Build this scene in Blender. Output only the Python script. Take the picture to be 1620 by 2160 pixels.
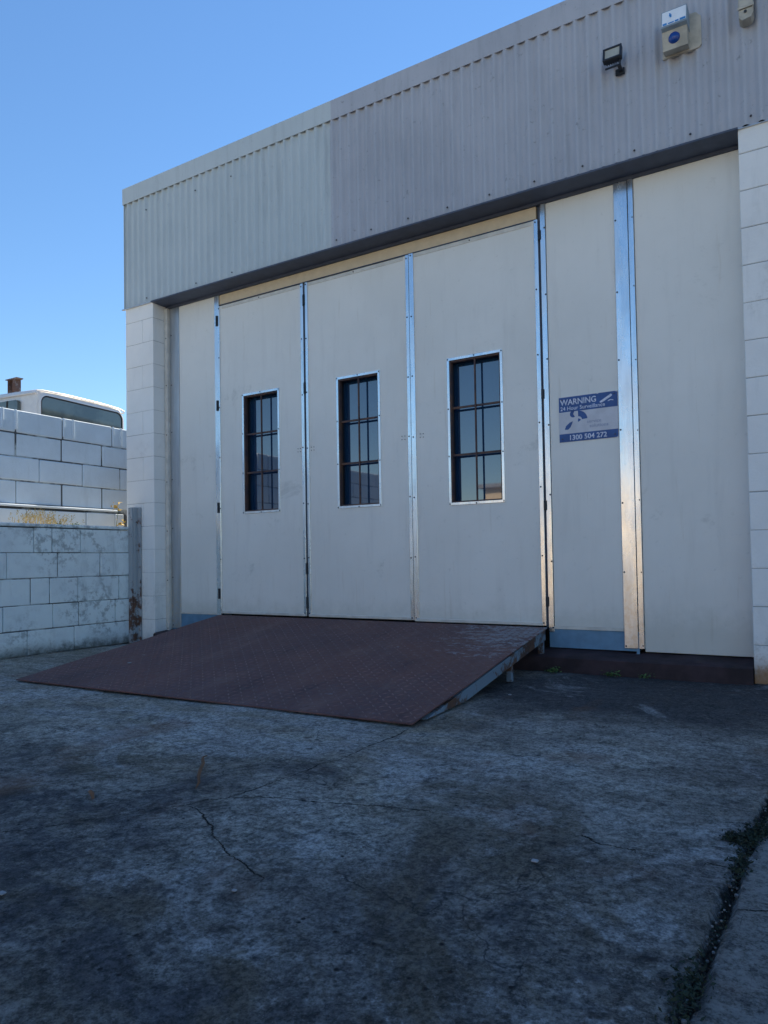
import bpy, math, random
import numpy as np
from mathutils import Vector, Matrix
for o in list(bpy.data.objects): bpy.data.objects.remove(o)
random.seed(7); rng = np.random.default_rng(7)
S = bpy.context.scene
COL = S.collection
R = math.radians

# ------------------------------------------------------------ camera
cd = bpy.data.cameras.new("camera"); cam = bpy.data.objects.new("camera", cd); COL.objects.link(cam)
S.camera = cam
cd.sensor_fit = 'VERTICAL'; cd.sensor_height = 36; cd.lens = 36*1458.465/2160
cd.shift_x = -54.18/2160; cd.shift_y = 58.38/2160
cd.clip_start = .05; cd.clip_end = 3000
yaw, pit, rol = .52301, .0277, -.0169
fw = Vector((-math.sin(yaw)*math.cos(pit), math.cos(yaw)*math.cos(pit), math.sin(pit)))
rt = Vector((math.cos(yaw), math.sin(yaw), 0)); up = rt.cross(fw)
r2 = rt*math.cos(rol)+up*math.sin(rol); u2 = -rt*math.sin(rol)+up*math.cos(rol)
M = Matrix((r2, u2, -fw)).transposed().to_4x4(); M.translation = Vector((0, -4.1699, .6806))
cam.matrix_world = M
S.render.resolution_x = 768; S.render.resolution_y = 1024

# ------------------------------------------------------------ world and sun
SUN_EL, SUN_AZ = R(46), R(-1.5)      # azimuth from +Y towards +X
W = bpy.data.worlds.new("World"); S.world = W; W.use_nodes = True
nt = W.node_tree; nt.nodes.clear()
sk = nt.nodes.new("ShaderNodeTexSky"); sk.sky_type = 'NISHITA'; sk.sun_disc = False
sk.sun_elevation = SUN_EL; sk.sun_rotation = SUN_AZ
sk.air_density = 1.2; sk.dust_density = 0.0; sk.ozone_density = 5.0; sk.altitude = 50
bg = nt.nodes.new("ShaderNodeBackground"); bg.inputs[1].default_value = .104
wo = nt.nodes.new("ShaderNodeOutputWorld")
hs = nt.nodes.new('ShaderNodeHueSaturation'); hs.inputs['Saturation'].default_value = 1.10; hs.inputs['Value'].default_value = 1.0
nt.links.new(sk.outputs[0], hs.inputs['Color']); nt.links.new(hs.outputs[0], bg.inputs[0]); nt.links.new(bg.outputs[0], wo.inputs[0])
sl = bpy.data.lights.new("sun", 'SUN'); sl.energy = 5.0; sl.angle = R(.5); sl.color = (1, .86, .68)
so = bpy.data.objects.new("sun", sl); COL.objects.link(so)
sd = Vector((math.sin(SUN_AZ)*math.cos(SUN_EL), math.cos(SUN_AZ)*math.cos(SUN_EL), math.sin(SUN_EL)))
so.rotation_euler = sd.to_track_quat('Z', 'Y').to_euler(); so.location = (0, 20, 15)
S.view_settings.view_transform = 'Standard'; S.view_settings.look = 'None'
S.view_settings.exposure = 0.72; S.view_settings.gamma = 1

# ------------------------------------------------------------ mesh helpers
class MB:
    def __init__(s): s.v = []; s.f = []; s.m = []; s.mi = 0
    def add(s, vs, fs):
        n = len(s.v); s.v += [tuple(v) for v in vs]
        for f in fs: s.f.append(tuple(i+n for i in f)); s.m.append(s.mi)
    def box(s, x0, x1, y0, y1, z0, z1, c=0):
        if c <= 0:
            s.add([(x0,y0,z0),(x1,y0,z0),(x1,y1,z0),(x0,y1,z0),(x0,y0,z1),(x1,y0,z1),(x1,y1,z1),(x0,y1,z1)],
                  [(0,3,2,1),(4,5,6,7),(0,1,5,4),(1,2,6,5),(2,3,7,6),(3,0,4,7)])
            return
        # chamfered box
        P = []; idx = {}
        for i,x in enumerate((x0,x1)):
            for j,y in enumerate((y0,y1)):
                for k,z in enumerate((z0,z1)):
                    sx, sy, sz = (1,-1)[i]*c, (1,-1)[j]*c, (1,-1)[k]*c
                    for a,p in enumerate(((x,y+sy,z+sz),(x+sx,y,z+sz),(x+sx,y+sy,z))):
                        idx[(i,j,k,a)] = len(P); P.append(p)
        F = []
        for a in range(3):
            b, d = (a+1)%3, (a+2)%3
            for s_ in (0,1):
                q = []
                for u,w in ((0,0),(1,0),(1,1),(0,1)):
                    t = [0,0,0]; t[a]=s_; t[b]=u; t[d]=w; q.append(idx[tuple(t)+(a,)])
                F.append(q if s_ else q[::-1])
            for u in (0,1):
                for w in (0,1):
                    t0 = [0,0,0]; t0[b]=u; t0[d]=w; t1 = t0[:]; t1[a]=1
                    q = [idx[tuple(t0)+(b,)], idx[tuple(t1)+(b,)], idx[tuple(t1)+(d,)], idx[tuple(t0)+(d,)]]
                    F.append(q if (u != w) == False and False else q)
        for i in (0,1):
            for j in (0,1):
                for k in (0,1): F.append([idx[(i,j,k,0)], idx[(i,j,k,1)], idx[(i,j,k,2)]])
        ctr = Vector(((x0+x1)/2,(y0+y1)/2,(z0+z1)/2)); G = []
        for q in F:
            a, b, d = (Vector(P[t]) for t in q[:3]); n = (b-a).cross(d-a)
            if n.dot((a+b+d)/3-ctr) < 0: q = q[::-1]
            G.append(q)
        s.add(P, G)
    def tube(s, pts, r, n=8, cap=True):
        pts = [Vector(p) for p in pts]; rr = r if isinstance(r, (list,tuple)) else [r]*len(pts); rings = []
        for i,p in enumerate(pts):
            t = (pts[min(i+1,len(pts)-1)]-pts[max(i-1,0)]).normalized()
            a = t.cross(Vector((0,0,1)) if abs(t.z) < .9 else Vector((1,0,0))).normalized(); b = t.cross(a)
            rings.append([p+(a*math.cos(2*math.pi*k/n)+b*math.sin(2*math.pi*k/n))*rr[i] for k in range(n)])
        vs = [v for q in rings for v in q]; fs = []
        for i in range(len(pts)-1):
            for k in range(n): fs.append((i*n+k, i*n+(k+1)%n, (i+1)*n+(k+1)%n, (i+1)*n+k))
        if cap: fs.append(tuple(range(n))[::-1]); fs.append(tuple((len(pts)-1)*n+k for k in range(n)))
        s.add(vs, fs)
    def prism(s, poly, a0, a1, axis):
        # poly: 2D outline, extruded along axis (0 x: (y,z); 1 y: (x,z); 2 z: (x,y))
        def P(u, w, a): return {0:(a,u,w), 1:(u,a,w), 2:(u,w,a)}[axis]
        n = len(poly); vs = [P(u,w,a0) for u,w in poly]+[P(u,w,a1) for u,w in poly]
        fs = [tuple(range(n)), tuple(range(n,2*n))[::-1]]+[(i, i+n, (i+1)%n+n, (i+1)%n) for i in range(n)]
        s.add(vs, fs)
    def screw(s, x, y, z, r=.005):       # pan head on a face whose normal is -Y
        s.tube([(x,y+.001,z),(x,y-.002,z),(x,y-.0045,z)], [r,r,r*.55], 8)
ORG = {}
def obj(name, mb, mats, parent=None, smooth=False, recalc=True, mat4=None):
    me = bpy.data.meshes.new(name); o = bpy.data.objects.new(name, me); COL.objects.link(o)
    org = ORG.get(parent.name if parent else None, Vector((0,0,0)))
    v = mb.v
    if mat4 is not None: v = [tuple(mat4 @ Vector(p)) for p in v]
    me.from_pydata([(a-org.x, b-org.y, c-org.z) for a,b,c in v], [], mb.f)
    for m in (mats if isinstance(mats,(list,tuple)) else [mats]): me.materials.append(m)
    me.polygons.foreach_set('material_index', mb.m)
    if recalc:
        import bmesh
        bm = bmesh.new(); bm.from_mesh(me); bmesh.ops.recalc_face_normals(bm, faces=bm.faces); bm.to_mesh(me); bm.free()
    if smooth:
        me.polygons.foreach_set('use_smooth', [True]*len(me.polygons)); me.update()
        try: me.set_sharp_from_angle(angle=R(38))
        except Exception: pass
    if parent: o.parent = parent
    ORG[o.name] = org.copy()
    return o
def empty(name, loc, rz=0):
    o = bpy.data.objects.new(name, None); COL.objects.link(o); o.location = loc; o.empty_display_size = .1
    ORG[o.name] = Vector(loc); return o
def tag(o, label=None, cat=None, group=None, kind=None):
    if label: o['label'] = label
    if cat: o['category'] = cat
    if group: o['group'] = group
    if kind: o['kind'] = kind
    return o
def rebase(o):                         # put a lone mesh's origin at its base
    me = o.data; n = len(me.vertices); a = np.empty(n*3); me.vertices.foreach_get('co', a); a = a.reshape(-1,3)
    c = Vector((float(a[:,0].mean()), float(a[:,1].mean()), float(a[:,2].min())))
    a -= np.array(c); me.vertices.foreach_set('co', a.ravel()); o.location = c; me.update(); return o

# ------------------------------------------------------------ material helpers
class NT:
    def __init__(s, name):
        s.mat = bpy.data.materials.new(name); s.mat.use_nodes = True; s.t = s.mat.node_tree
        s.b = s.t.nodes['Principled BSDF']; s.pos = s.n('ShaderNodeNewGeometry').outputs['Position']
    def n(s, t, **k):
        o = s.t.nodes.new(t)
        for a,b in k.items(): setattr(o, a, b)
        return o
    def set(s, sock, v):
        if hasattr(v, 'links') or isinstance(v, bpy.types.NodeSocket): s.t.links.new(v, sock)
        else: sock.default_value = v if not (isinstance(v, tuple) and len(v) == 3 and sock.type == 'RGBA') else (*v, 1)
    def m(s, op, a, b=0, c=None):
        o = s.n('ShaderNodeMath', operation=op); s.set(o.inputs[0], a); s.set(o.inputs[1], b)
        if c is not None: s.set(o.inputs[2], c)
        return o.outputs[0]
    def mapr(s, v, a, b, c=0., d=1.):
        o = s.n('ShaderNodeMapRange'); s.set(o.inputs[0], v)
        for i,x in enumerate((a,b,c,d)): o.inputs[i+1].default_value = x
        o.interpolation_type = 'SMOOTHSTEP'; return o.outputs[0]
    def scale(s, vec, sc, off=(0,0,0)):
        o = s.n('ShaderNodeMapping'); s.set(o.inputs[0], vec); o.inputs['Scale'].default_value = sc; o.inputs['Location'].default_value = off
        return o.outputs[0]
    def noise(s, sc, det=4, rough=.55, vec=None, stretch=None, off=(0,0,0), dist=0.):
        v = vec if vec is not None else s.pos
        if stretch or off != (0,0,0): v = s.scale(v, stretch or (1,1,1), off)
        o = s.n('ShaderNodeTexNoise'); s.set(o.inputs['Vector'], v); o.inputs['Scale'].default_value = sc
        o.inputs['Detail'].default_value = det; o.inputs['Roughness'].default_value = rough; o.inputs['Distortion'].default_value = dist
        return o.outputs[0]
    def vor(s, sc, feature='F1', vec=None, rand=1.):
        o = s.n('ShaderNodeTexVoronoi', feature=feature); s.set(o.inputs['Vector'], vec if vec is not None else s.pos); o.inputs['Scale'].default_value = sc
        return o.outputs['Distance']
    def mix(s, f, a, b, mode='MIX'):
        o = s.n('ShaderNodeMix', data_type='RGBA', blend_type=mode); s.set(o.inputs[0], f); s.set(o.inputs[6], a); s.set(o.inputs[7], b)
        return o.outputs[2]
    def xyz(s, v=None):
        o = s.n('ShaderNodeSeparateXYZ'); s.set(o.inputs[0], v if v is not None else s.pos); return o.outputs
    def attr(s, name):
        o = s.n('ShaderNodeAttribute'); o.attribute_name = name; return o.outputs['Fac']
    def bump(s, h, st=.3, d=.01, prev=None):
        o = s.n('ShaderNodeBump'); s.set(o.inputs['Height'], h); o.inputs['Strength'].default_value = st; o.inputs['Distance'].default_value = d
        if prev is not None: s.set(o.inputs['Normal'], prev)
        return o.outputs[0]
    def out(s, col=None, rough=None, metal=None, normal=None, **k):
        if col is not None: s.set(s.b.inputs['Base Color'], col)
        if rough is not None: s.set(s.b.inputs['Roughness'], rough)
        if metal is not None: s.set(s.b.inputs['Metallic'], metal)
        if normal is not None: s.set(s.b.inputs['Normal'], normal)
        for a,b in k.items(): s.set(s.b.inputs[a], b)
        return s.mat
def plain(name, col, rough=.6, metal=0., var=.12, sc=14, bump=.1, **k):
    t = NT(name); n = t.noise(sc, 5); f = t.mapr(n, .3, .7)
    c = t.mix(f, tuple(x*(1-var) for x in col), tuple(min(1,x*(1+var)) for x in col))
    return t.out(c, rough, metal, t.bump(t.noise(sc*4, 3), bump, .002), **k)

# ---- ground concrete
def ground_mat():
    t = NT('weathered_concrete'); p = t.pos
    big = t.noise(.55, 4, .55, dist=.6); mid = t.noise(2.1, 6, .62, off=(3,1,0), dist=.8); fine = t.noise(14, 8, .72); vf = t.noise(90, 4, .7)
    streak = t.noise(3.2, 6, .65, stretch=(.45,1.5,1), off=(7,2,0), dist=.5)
    a = t.mix(t.mapr(mid, .3, .72), (.14,.13,.12), (.35,.335,.295))
    a = t.mix(t.m('MULTIPLY', t.mapr(streak, .42, .7), .6), a, (.33,.33,.32))
    a = t.mix(t.m('MULTIPLY', t.mapr(big, .48, .7), .7), a, (.06,.064,.072))
    warm = t.noise(.9, 4, .6, off=(11,5,3), dist=.5)
    a = t.mix(t.m('MULTIPLY', t.mapr(warm, .5, .66), .6), a, (.22,.175,.11))
    # pale patch in front of the ramp's low edge and dark damp staining mixed with painted occlusion shade beside the wall
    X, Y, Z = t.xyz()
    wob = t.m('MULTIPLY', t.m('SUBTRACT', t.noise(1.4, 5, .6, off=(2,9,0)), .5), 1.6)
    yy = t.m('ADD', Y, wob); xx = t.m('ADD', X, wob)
    damp_shade = t.m('MULTIPLY', t.mapr(yy, -1.75, -.9), t.mapr(xx, -1.9, -1.2))
    a = t.mix(t.m('MULTIPLY', damp_shade, .9), a, (.028,.03,.038))
    near = t.m('MULTIPLY', t.mapr(yy, -2.2, -3.3), .75)  # vignette painted in: concrete coloured darker towards the camera
    a = t.mix(near, a, t.mix(t.mapr(fine, .36, .64), (.035,.034,.034), (.21,.2,.185)))
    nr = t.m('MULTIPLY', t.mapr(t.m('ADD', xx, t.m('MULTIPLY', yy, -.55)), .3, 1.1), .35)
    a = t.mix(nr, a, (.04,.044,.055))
    far = t.mapr(Y, -4.3, -5.0)
    a = t.mix(t.m('MULTIPLY', far, .85), a, (.42,.39,.34))  # unseen ground behind the camera, made paler to bounce warm light
    pl = t.m('MULTIPLY', t.mapr(xx, -1.3, -2.4), t.mapr(yy, -3.0, -2.1))
    a = t.mix(t.m('MULTIPLY', pl, .62), a, t.mix(t.mapr(streak, .35, .65), (.26,.24,.19), (.40,.37,.31)))
    p2 = t.m('MULTIPLY', t.m('MULTIPLY', t.mapr(yy, -2.45, -2.1), t.mapr(yy, -1.5, -1.85)), t.mapr(xx, -.5, -1.1))
    a = t.mix(t.m('MULTIPLY', t.m('MULTIPLY', p2, t.mapr(streak, .4, .6)), .55), a, (.36,.37,.38))
    gr = t.noise(34, 7, .78, off=(8,8,0), dist=.4); gm = t.mapr(t.noise(1.5, 4, .6, off=(2,7,1)), .38, .62, .25, 1.)
    gm = t.m('MULTIPLY', gm, t.mapr(Y, -2.0, -2.7, .45, 1.))
    a = t.mix(t.m('MULTIPLY', t.mapr(gr, .5, .36), t.m('MULTIPLY', gm, .8)), a, (.022,.024,.03))
    a = t.mix(t.m('MULTIPLY', t.mapr(gr, .54, .68), t.m('MULTIPLY', gm, .6)), a, (.36,.365,.37))
    st2 = t.noise(9, 6, .7, stretch=(.35,1.7,1), off=(5,1,0), dist=.3)
    a = t.mix(t.m('MULTIPLY', t.mapr(st2, .5, .35), .4), a, (.04,.043,.05))
    s1 = t.noise(1.15, 6, .68, off=(31,4,2), dist=1.2); s2 = t.noise(1.7, 6, .7, off=(14,22,2), dist=1.)
    ny = t.mapr(yy, -1.9, -2.8, .25, 1.)
    a = t.mix(t.m('MULTIPLY', t.m('MULTIPLY', t.mapr(s1, .5, .62), ny), .75), a, (.075,.062,.042))
    a = t.mix(t.m('MULTIPLY', t.m('MULTIPLY', t.mapr(s2, .52, .64), ny), .7), a, (.028,.032,.042))
    a = t.mix(t.m('MULTIPLY', t.mapr(s2, .46, .36), .5), a, (.34,.345,.35))
    hc = t.n('ShaderNodeTexVoronoi', feature='DISTANCE_TO_EDGE'); hv = t.n('ShaderNodeVectorMath', operation='ADD'); nz = t.n('ShaderNodeTexNoise'); t.set(nz.inputs['Vector'], p); nz.inputs['Scale'].default_value = 5; nz.inputs['Detail'].default_value = 6
    sc_ = t.n('ShaderNodeVectorMath', operation='SCALE'); t.set(sc_.inputs[0], nz.outputs['Color']); sc_.inputs[3].default_value = .45
    t.set(hv.inputs[0], p); t.set(hv.inputs[1], sc_.outputs[0]); t.set(hc.inputs['Vector'], hv.outputs[0]); hc.inputs['Scale'].default_value = 1.1
    hair = t.m('MULTIPLY', t.mapr(hc.outputs['Distance'], .006, .001), t.mapr(t.noise(2.1, 3, off=(7,7,7)), .52, .6))
    a = t.mix(t.m('MULTIPLY', hair, .75), a, (.015,.016,.02))
    # crisp aggregate grain over everything
    g1 = t.noise(75, 6, .8, off=(3,8,0)); g2 = t.noise(190, 3, .7, off=(6,1,0)); g3 = t.noise(20, 6, .8, off=(1,7,0), dist=.6)
    gg = t.m('ADD', t.m('MULTIPLY', g1, .5), t.m('ADD', t.m('MULTIPLY', g2, .2), t.m('MULTIPLY', g3, .3)))
    k = t.mapr(gg, .40, .60, .38, 1.85)
    o = t.n('ShaderNodeVectorMath', operation='SCALE'); t.set(o.inputs[0], a); t.set(o.inputs[3], k); a = o.outputs[0]
    # paler slab past the joint on the right
    sp = t.mapr(t.attr('joint'), .01, .04)
    a = t.mix(t.m('MULTIPLY', sp, t.mapr(gg, .42, .55, .15, .75)), a, (.26,.255,.24))
    # fine aggregate: dark pits and pale chips
    a = t.mix(t.m('MULTIPLY', t.mapr(fine, .58, .74), .5), a, (.33,.32,.30))
    a = t.mix(t.m('MULTIPLY', t.mapr(fine, .46, .3), .85), a, (.018,.019,.024))
    a = t.mix(t.m('MULTIPLY', t.mapr(vf, .58, .8), .5), a, (.4,.4,.4))
    a = t.mix(t.m('MULTIPLY', t.mapr(vf, .42, .25), .6), a, (.02,.02,.025))
    pit = t.mapr(t.vor(26, vec=p), .16, .06); pitm = t.mapr(t.noise(3.3, 3, off=(5,5,5)), .5, .62)
    pit = t.m('MULTIPLY', pit, pitm)
    a = t.mix(pit, a, (.012,.012,.015))
    # rust coloured drips
    rust = t.m('MULTIPLY', t.mapr(t.noise(1.9, 4, .6, off=(21,4,1)), .56, .7), .5)
    a = t.mix(rust, a, (.15,.075,.045))
    # cracks
    ck = None
    jit = t.m('MULTIPLY', t.m('SUBTRACT', t.noise(38, 6, .7, off=(1,2,3)), .5), .03)
    wid = t.mapr(t.noise(6, 3, off=(4,4,4)), .35, .7, .0018, .0048)
    for i in range(7):
        d = t.m('ABSOLUTE', t.m('ADD', t.attr('crack_%d' % i), jit))
        k = t.m('SUBTRACT', 1, t.m('SMOOTH_MIN', t.m('DIVIDE', d, wid), 1, .2)); k = t.m('MAXIMUM', k, 0)
        ck = k if ck is None else t.m('MAXIMUM', ck, k)
    a = t.mix(t.m('MINIMUM', t.m('MULTIPLY', ck, 1.6), 1), a, (.008,.008,.01))
    jd = t.attr('joint'); jw = t.m('ADD', t.m('MULTIPLY', t.m('SUBTRACT', t.noise(22, 5, .7, off=(3,0,0)), .5), .05), .007)
    jm = t.mapr(t.m('SUBTRACT', t.m('ABSOLUTE', jd), jw), .006, -.004)
    a = t.mix(jm, a, t.mix(t.mapr(t.noise(60,4,off=(1,1,0)), .5, .7), (.008,.009,.008), (.05,.05,.045)))
    h = t.m('ADD', t.m('MULTIPLY', fine, .8), t.m('MULTIPLY', vf, .35)); h = t.m('SUBTRACT', h, t.m('MULTIPLY', ck, .8)); h = t.m('SUBTRACT', h, t.m('MULTIPLY', pit, .6))
    h = t.m('SUBTRACT', h, t.m('MULTIPLY', jm, .8))
    return t.out(a, t.mapr(mid, .3, .7, .72, .92), 0, t.bump(t.m('ADD', h, t.m('MULTIPLY', gg, .9)), .9, .012), **{'Specular IOR Level': .3})

def paint_block(name, base, dirt, dirtamt=.5, rustfoot=0, sc=1., vary=.06, thr=.5):
    t = NT(name); n1 = t.noise(3*sc, 6, .65); n2 = t.noise(17*sc, 7, .7, off=(4,2,1)); n3 = t.noise(1.1, 4, .6, off=(9,1,4)); X,Y,Z = t.xyz()
    c = t.mix(t.mapr(n1, .3, .7), tuple(x*(1-vary) for x in base), tuple(min(.9,x*(1+vary)) for x in base))
    m = t.m('MULTIPLY', t.mapr(n3, thr, thr+.14), t.mapr(n2, .47, .62))
    c = t.mix(t.m('MULTIPLY', m, dirtamt), c, dirt)
    sp = t.mapr(t.noise(55, 4, .7, off=(1,6,2)), .68, .76)
    c = t.mix(t.m('MULTIPLY', sp, dirtamt), c, tuple(x*.6 for x in dirt))
    top = t.noise(2.0, 5, .7, stretch=(3,3,.5), off=(3,3,0))
    c = t.mix(t.m('MULTIPLY', t.mapr(top, .55, .75), dirtamt*.6), c, dirt)
    low = t.m('MULTIPLY', t.mapr(t.m('ADD', Z, t.m('MULTIPLY', t.m('SUBTRACT', n2, .5), .22)), .12, -.01), min(1, dirtamt*1.4))
    c = t.mix(low, c, (.06,.065,.05))
    if rustfoot:
        rf = t.m('MULTIPLY', t.mapr(t.m('ADD', Z, t.m('MULTIPLY', t.m('SUBTRACT', n2, .5), .3)), .17, .02), .85)
        c = t.mix(rf, c, (.3,.15,.05))
    return t.out(c, .8, 0, t.bump(t.m('ADD', n2, t.m('MULTIPLY', t.noise(70,3), .5)), .45, .006))

def panel_mat():
    t = NT('cream_panel_sheet'); X,Y,Z = t.xyz()
    n = t.noise(1.3, 5, .6, off=(2,0,7)); f = t.noise(26, 5, .6); st = t.noise(2.6, 5, .6, stretch=(5,5,.6))
    c = t.mix(t.mapr(n, .3, .7), (.735,.73,.69), (.80,.795,.755))
    c = t.mix(t.m('MULTIPLY', t.mapr(st, .5, .75), .14), c, (.45,.44,.42))
    c = t.mix(t.m('MULTIPLY', t.mapr(f, .62, .76), .22), c, (.33,.33,.31))
    sm = t.m('MULTIPLY', t.mapr(t.noise(3.1, 6, .75, off=(8,0,3)), .6, .74), .38)
    rn = t.noise(6, 4, .6, stretch=(4,4,.25), off=(2,2,9)); c = t.mix(t.m('MULTIPLY', t.mapr(rn, .6, .74), .25), c, (.5,.44,.34))
    c = t.mix(sm, c, (.27,.29,.24))
    bl = t.m('MULTIPLY', t.mapr(t.noise(1.9, 7, .75, off=(18,0,11), dist=.6), .6, .7), .3); c = t.mix(bl, c, (.36,.36,.33))
    low = t.m('MULTIPLY', t.mapr(t.m('ADD', Z, t.m('MULTIPLY', t.m('SUBTRACT', t.noise(9,5,.7), .5), .3)), .42, .22), .3)
    c = t.mix(low, c, (.34,.36,.3))
    return t.out(c, t.mapr(f, .3, .7, .42, .58), 0, t.bump(t.m('ADD', t.noise(140, 3), t.m('MULTIPLY', n, 3)), .12, .003))

def galv_mat(name='galvanised_steel', dirt=.5, base=(.74,.76,.78), rough=.24):
    t = NT(name); X,Y,Z = t.xyz()
    n = t.noise(4, 6, .65, stretch=(6,6,.8)); f = t.noise(40, 5, .7); sm = t.noise(2.2, 4, .6, off=(3,3,3), stretch=(3,3,1))
    c = t.mix(t.mapr(n, .3, .7), tuple(x*.92 for x in base), tuple(min(.95,x*1.12) for x in base))
    ds = t.m('MULTIPLY', t.mapr(f, .62, .78), dirt*.6)
    rz = t.m('MULTIPLY', t.mapr(t.m('ADD', Z, t.m('MULTIPLY', t.m('SUBTRACT', n, .5), 1.2)), .95, .1), dirt*.8)
    c = t.mix(ds, c, (.42,.38,.32)); c = t.mix(t.m('MULTIPLY', rz, t.mapr(f, .42, .62)), c, (.62,.52,.39))
    r = t.m('ADD', t.mapr(sm, .3, .7, rough-.07, rough+.1), t.m('MULTIPLY', ds, .3))
    return t.out(c, r, t.m('SUBTRACT', .93, t.m('MULTIPLY', ds, .5)), t.bump(sm, .10, .02))

def rust_mat(name, paint=None, amt=.5, base=(.075,.04,.035)):
    t = NT(name); n = t.noise(9, 7, .7); f = t.noise(60, 5, .7); b = t.noise(2.2, 4, .6, off=(5,1,2))
    c = t.mix(t.mapr(n, .35, .68), base, (.135,.068,.042)); c = t.mix(t.m('MULTIPLY', t.mapr(f, .55, .75), .6), c, (.035,.025,.025))
    if paint:
        k = t.mapr(t.m('ADD', t.m('MULTIPLY', n, .6), t.m('MULTIPLY', b, .5)), amt+.03, amt-.03)
        c = t.mix(k, c, paint)
    return t.out(c, .72, 0, t.bump(t.m('ADD', n, f), .4, .004))

def deck_mat():
    t = NT('rusted_chequer_plate'); X,Y,Z = t.xyz()
    n = t.noise(1.5, 5, .6, dist=.5); f = t.noise(34, 6, .7); st = t.noise(5, 6, .7, stretch=(.6,2.2,1), off=(1,3,0))
    c = t.mix(t.mapr(n, .3, .7), (.175,.082,.074), (.125,.07,.075))
    c = t.mix(t.m('MULTIPLY', t.mapr(f, .5, .7), .45), c, (.26,.14,.1))
    c = t.mix(t.m('MULTIPLY', t.mapr(f, .46, .3), .5), c, (.06,.045,.055))
    wp = t.noise(2.4, 6, .7, stretch=(1.6,.5,1), off=(9,1,2)); c = t.mix(t.m('MULTIPLY', t.mapr(wp, .5, .66), .5), c, (.23,.14,.125))
    c = t.mix(t.m('MULTIPLY', t.mapr(wp, .45, .33), .5), c, (.05,.034,.04))
    # flaked pale paint left near the top right corner, some along the head
    m = t.m('MULTIPLY', t.mapr(X, -2.35, -1.45), t.mapr(Y, -1.15, -.15)); 
    fl = t.noise(17, 7, .75, stretch=(.7,1.8,1), off=(6,2,0))
    k = t.mapr(t.m('ADD', fl, t.m('MULTIPLY', m, .22)), .65, .68)
    c = t.mix(t.m('MULTIPLY', k, .8), c, (.3,.31,.33))
    c = t.mix(t.m('MULTIPLY', t.m('MULTIPLY', m, t.mapr(st, .45, .65)), .6), c, (.22,.13,.1))
    return t.out(c, t.mapr(f, .3, .7, .55, .8), .15, t.bump(t.m('ADD', f, t.m('MULTIPLY', n, 2)), .35, .006), **{'Specular IOR Level': .35})

def clad_mat(name, a, b, specks=.5):
    t = NT(name); X,Y,Z = t.xyz()
    n = t.noise(1.2, 5, .6, off=(1,1,1)); s = t.noise(3.4, 6, .7, stretch=(4,4,.45)); f = t.noise(22, 6, .75); g = t.noise(75,3,.6)
    c = t.mix(t.mapr(n, .3, .7), a, b)
    c = t.mix(t.m('MULTIPLY', t.mapr(s, .48, .72), .3), c, tuple(x*.62 for x in a))
    c = t.mix(t.m('MULTIPLY', t.mapr(f, .6, .72), specks), c, tuple(x*.45 for x in a))
    c = t.mix(t.m('MULTIPLY', t.mapr(g, .64, .75), specks*.6), c, tuple(x*.5 for x in a))
    lw = t.m('MULTIPLY', t.mapr(t.m('ADD', Z, t.m('MULTIPLY', s, .2)), 3.12, 3.0), .15)
    c = t.mix(lw, c, (.3,.3,.28))
    return t.out(c, .6, 0, t.bump(f, .15, .004))

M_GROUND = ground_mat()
M_BLOCK_LOW = paint_block('dirty_white_blockwork', (.76,.84,.87), (.2,.235,.245), .62, thr=.465)
M_BLOCK_UP = paint_block('white_blockwork', (.63,.74,.84), (.28,.33,.36), .3)
M_PILLAR = paint_block('pillar_white_paint', (.84,.84,.82), (.4,.4,.38), .25, vary=.03)
M_PILLAR_R = paint_block('pillar_white_paint_rusty_foot', (.82,.83,.82), (.33,.35,.33), .4, rustfoot=1, vary=.04)
def mortar():
    t = NT('patchy_mortar'); n = t.noise(4.5, 4, .6); return t.out(t.mix(t.mapr(n, .46, .6), (.09,.1,.11), (.45,.5,.52)), .9, 0, t.bump(t.noise(60,3), .4, .004))
M_MORTAR_D = mortar()
M_MORTAR_L = plain('pale_mortar', (.36,.37,.38), .9, bump=.3)
M_PANEL = panel_mat()
M_HEADER = plain('cream_header_sheet', (.64,.52,.36), .6, var=.06)
M_GALV = galv_mat(); M_GALV_D = galv_mat('dull_galvanised_steel', .7, (.5,.52,.55), .38)
M_BASEB = plain('blue_grey_painted_skirting', (.12,.25,.38), .55, var=.12)
M_TRIM = plain('cream_painted_trim', (.62,.6,.55), .45, var=.1)
M_SCREW = plain('dark_screw_head', (.07,.07,.08), .5, .4)
M_CLAD_L = clad_mat('pale_green_grey_cladding', (.47,.545,.58), (.53,.60,.63), .35)
M_CLAD_R = clad_mat('mauve_grey_cladding', (.39,.415,.47), (.46,.485,.54), .7)
M_SOFFIT = plain('dark_soffit_paint', (.06,.078,.12), .6)
M_DARK = plain('black_gap', (.01,.01,.012), .9)
M_PLINTH = plain('dark_painted_plinth', (.034,.02,.024), .8, var=.4, sc=9, bump=.5)
M_RUST = rust_mat('rusty_steel'); M_RUSTBAR = rust_mat('rusty_window_steel', (.42,.38,.33), .38, (.045,.035,.045))
M_RAIL = rust_mat('flaking_blue_grey_rail', (.17,.24,.31), .545, (.04,.025,.025))
M_POST = rust_mat('rusty_galvanised_post', (.34,.38,.41), .60)
M_DECK = deck_mat(); M_TREAD = plain('worn_tread_lozenge', (.2,.11,.1), .5, .2, var=.35, sc=5); M_COLM = rust_mat('weathered_column_steel', (.2,.17,.17), .5, (.07,.045,.05))
def glass():
    t = NT('dark_tinted_glass'); n = t.noise(1.7, 2)
    return t.out((.01,.042,.1), .025, 0, t.bump(n, .12, .006), IOR=2.35)
M_GLASS = glass()
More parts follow.
